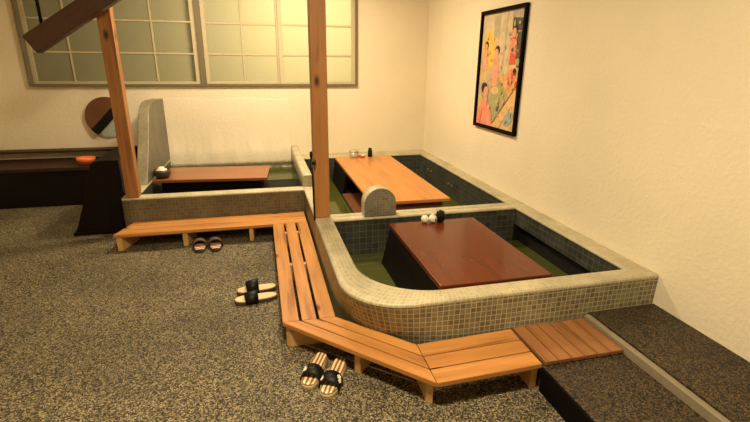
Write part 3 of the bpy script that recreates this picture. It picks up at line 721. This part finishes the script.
# ------------------------------------------------------------------ sandals (toe points to +x in local space)
def sole_outline(L, W, n=28):
    P = []
    for i in range(n):
        a = 2*math.pi*i/n; x = math.cos(a); y = math.sin(a)
        x = math.copysign(abs(x)**.8, x); y = math.copysign(abs(y)**.75, y)
        wv = W/2*(1+.10*x-.12*math.cos(x*3.0+.4)*0)
        waist = 1-.13*math.exp(-((x+.15)/.35)**2)
        P.append((x*L/2, y*wv*waist))
    return P
def sandal(label, group, toe, heel, mats, W=.098, flower=None, strap_t=(.10, .34), lift=.060, hue=None, heelup=.012):
    toe, heel = Vector(toe), Vector(heel); d = toe-heel; L = d.length; c = (toe+heel)/2
    t = thing('sandal', label, 'sandal', (c.x, c.y, 0), math.atan2(d.y, d.x), group)
    P = sole_outline(L, W); m = MB()
    m.prism(P, 0, .022, (1, 0)); m.build('sole', mats['sole'], t, .004)
    m = MB(); m.prism([(x*.965, y*.95) for x, y in P], .0222, .032, (1, 0)); m.build('insole', mats['insole'], t, .004)
    # strap: arch across the foot
    xa, xb = L*strap_t[0]-L*.02, L*strap_t[1]-L*.02
    rows = []; uvs = []; n = 16
    for xs in (xa, xa*.5+xb*.5, xb):
        row = []; k = (xs-xa)/(xb-xa)
        for i in range(n+1):
            a = math.pi*i/n; h = lift*(1-.18*k)
            row.append((xs, -W*.515*math.cos(a), .010+h*math.sin(a)**.7))
        rows.append(row); uvs.append([(xs, i*.01) for i in range(n+1)])
    m = MB(); m.grid(rows, uvs)
    s = m.build('strap', mats['strap'], t, 0)
    so = s.modifiers.new('thick', 'SOLIDIFY'); so.thickness = .005; so.offset = 0
    if flower:
        for (fx, fa) in flower:
            m = MB(); a = math.pi*fa; y = -W*.515*math.cos(a); z = .010+lift*.93*math.sin(a)**.7+.004
            nx = Vector((.12, -math.cos(a)*.8, math.sin(a))).normalized(); tx = nx.orthogonal().normalized(); ty = nx.cross(tx)
            cc = Vector((xa+(xb-xa)*fx, y, z)); P = []
            for k in range(40):
                b = 2*math.pi*k/40; rr = .0125*(.62+.38*abs(math.cos(2.5*b)))
                P.append(cc+(tx*math.cos(b)+ty*math.sin(b))*rr+nx*.0012)
            m.face(P); m.build('flower_motif', M['white'], s)
    return t
g1 = 'black strapped wooden sandals by the diagonal bench'
msw = dict(sole=M['sole'], insole=M['stripe'], strap=M['black'])
sandal('striped wooden sandal with black strap, the one nearer the side bench', g1, (-1.998, -4.000), (-1.887, -3.750), msw, .094, [(.3, .22), (.6, .28), (.5, .12)])
sandal('striped wooden sandal with black strap, the one nearer the bench leg', g1, (-1.922, -4.080), (-1.797, -3.815), msw, .094, [(.3, .78), (.5, .86), (.4, .15), (.7, .22)])
g2 = 'pale sandals by the side bench'
msp = dict(sole=M['dsole'], insole=M['insole'], strap=M['black'])
sandal('pale soled sandal with black strap, nearer of the pair by side bench', g2, (-2.365, -3.085), (-2.094, -3.055), msp, .095, None, (-.02, .28), .062)
sandal('pale soled sandal with raised black strap, farther of the side bench pair', g2, (-2.355, -2.960), (-2.096, -2.930), msp, .095, None, (-.02, .28), .085)
g3 = 'dark slippers at the left bench'
msd = dict(sole=M['dsole'], insole=M['redstripe'], strap=M['brownstrap'])
sandal('dark slipper with red striped footbed under left bench, nearer the bench end', g3, (-2.695, -1.945), (-2.668, -2.185), msd, .105, None, (-.12, .36), .07)
sandal('dark slipper with red striped footbed under left bench, nearer the side bench', g3, (-2.570, -1.945), (-2.545, -2.185), msd, .105, None, (-.12, .36), .07)

# ------------------------------------------------------------------ far left corner
t = thing('wall_mirror', 'round wall mirror with painted brown and black diagonal reflections behind the left post', 'mirror', (-3.80, -.004, .86))
r = .225
m = MB(); n = 48
circ = [(r*math.cos(2*math.pi*i/n), r*math.sin(2*math.pi*i/n)) for i in range(n)]
def disc(mb, pts, y0, y1):
    mb.face([(p[0], y0, p[1]) for p in pts], [tuple(p) for p in pts]); mb.face([(p[0], y1, p[1]) for p in reversed(pts)], [tuple(p) for p in reversed(pts)])
    for a, b in zip(pts, pts[1:]+pts[:1]): mb.face([(a[0], y0, a[1]), (a[0], y1, a[1]), (b[0], y1, b[1]), (b[0], y0, b[1])], [(0, 0)]*4)
def clip(pts, nx, nz, dmin, dmax):
    P = []
    for lim, sg in ((dmin, 1), (dmax, -1)):
        P = []; 
        for a, b in zip(pts, pts[1:]+pts[:1]):
            da, db = sg*(a[0]*nx+a[1]*nz-lim), sg*(b[0]*nx+b[1]*nz-lim)
            if da >= 0: P.append(a)
            if da*db < 0: k = da/(da-db); P.append((a[0]+(b[0]-a[0])*k, a[1]+(b[1]-a[1])*k))
        pts = P
    return pts
k2 = math.sqrt(.5)
disc(m, circ, -.012, 0); m.build('backing', M['mrim'], t)
inn = [(x*.955, z*.955) for x, z in circ]
m = MB(); disc(m, clip(inn, k2, -k2, .055, 1), -.016, -.0122); m.build('mirror_glass', M['mglass'], t)
m = MB(); disc(m, clip(circ, k2, -k2, -.035, .055), -.034, -.0122); m.build('black_reflection', M['black'], t)  # black piece stands in for a dark diagonal reflection in the mirror
m = MB(); disc(m, clip(circ, k2, -k2, -1, -.0352), -.026, -.0122); m.build('brown_reflection', M['mbrown'], t)  # brown piece stands in for what the upper mirror reflects
# thin shelf, lower counter and dark cabinet
m = MB(); m.box(-4.99, -3.42, -.16, -.002, .50, .522); tag(m.build('wall_shelf', M['counter'], None, .003), 'thin dark shelf on the wall below the round mirror', 'shelf')
t = thing('counter', 'dark wooden counter against the wall under the thin shelf', 'counter', (-4.33, -.33, 0))
m = MB(); m.box(-.66, .62, -.24, .32, .38, .415); m.build('worktop', M['counter'], t, .003)
m = MB(); m.box(-.64, .60, -.22, .31, 0, .379); m.build('body', M['darkwood'], t, .003)
t = thing('bowl', 'orange lacquer bowl on the dark counter at the far left', 'bowl', (-3.95, -.45, .416))
m = MB(); m.lathe([(0, 0), (.05, 0), (.085, .045), (.09, .075), (.082, .075), (.075, .048), (0, .015)], 0, 0, 0, 28); m.build('bowl_body', M['orange'], t)
t = thing('cabinet', 'very dark round-shouldered wooden cabinet behind the left post', 'cabinet', (-3.475, -1.18, 0))
m = MB()
pr = [(.14, 0), (.14, .66)]+[(-.02-.08*math.sin(math.pi/2*i/8), .58+.08*math.cos(math.pi/2*i/8)) for i in range(9)]+[(-.17, .35), (-.30, 0)]
pr = list(reversed(pr))
m.face([(p[0], -.36, p[1]) for p in pr], [(p[1], p[0]) for p in pr]); m.face([(p[0], .36, p[1]) for p in reversed(pr)], [(p[1], p[0]) for p in reversed(pr)])
for a, b in zip(pr, pr[1:]+pr[:1]): m.face([(a[0], -.36, a[1]), (a[0], .36, a[1]), (b[0], .36, b[1]), (b[0], -.36, b[1])], [(0, 0), (.72, 0), (.72, .1), (0, .1)])
m.build('body', M['darkwood'], t, .006)
m = MB(); m.box(-.31, .145, -.37, .37, 0, .03); m.build('plinth', M['panel'], t, .003)

# ------------------------------------------------------------------ lamps
def lamp(name, loc, size, power, col=(1, .83, .56), rot=(0, 0, 0), spread=180):
    l = bpy.data.lights.new(name, 'AREA'); l.shape = 'DISK'; l.size = size; l.energy = power; l.color = col; l.spread = R(spread)
    o = bpy.data.objects.new(name, l); C.objects.link(o); o.location = loc; o.rotation_euler = rot; return o
lamp('ceiling_lamp', (-1.75, -1.35, ZC-.06), .35, 42)
lamp('ceiling_lamp', (-2.0, -4.7, ZC-.06), .35, 52)
lamp('ceiling_lamp', (-2.75, -.95, ZC-.06), .30, 10)
lamp('added_pane_light', (-1.45, 1.55, 2.25), .8, 85, rot=(R(-70), 0, R(6)))  # unseen light added behind the glass to brighten the right-hand panes

w = bpy.data.worlds.new('world'); bpy.context.scene.world = w; w.use_nodes = True
bg = w.node_tree.nodes['Background']; bg.inputs['Color'].default_value = (.02, .017, .012, 1); bg.inputs['Strength'].default_value = 1

# ------------------------------------------------------------------ camera
cam = bpy.data.cameras.new('camera'); cam.sensor_width = 36; cam.lens = 453.66/750*36; cam.clip_start = .05
co = bpy.data.objects.new('camera', cam); C.objects.link(co)
yaw, pitch, roll = R(14.1772), R(18.1286), R(-.6306)
fw = Vector((math.sin(yaw)*math.cos(pitch), math.cos(yaw)*math.cos(pitch), -math.sin(pitch)))
r_ = Vector((math.cos(yaw), -math.sin(yaw), 0)); u_ = r_.cross(fw)
r2 = r_*math.cos(roll)-u_*math.sin(roll); u2 = u_*math.cos(roll)+r_*math.sin(roll)
Mx = Matrix(((r2.x, u2.x, -fw.x, -2.1297), (r2.y, u2.y, -fw.y, -5.7964), (r2.z, u2.z, -fw.z, 1.48), (0, 0, 0, 1)))
co.matrix_world = Mx
sc = bpy.context.scene; sc.camera = co
sc.view_settings.view_transform = 'Standard'; sc.view_settings.look = 'None'; sc.view_settings.gamma = 1
sc.view_settings.use_curve_mapping = False; sc.view_settings.exposure = 0.95
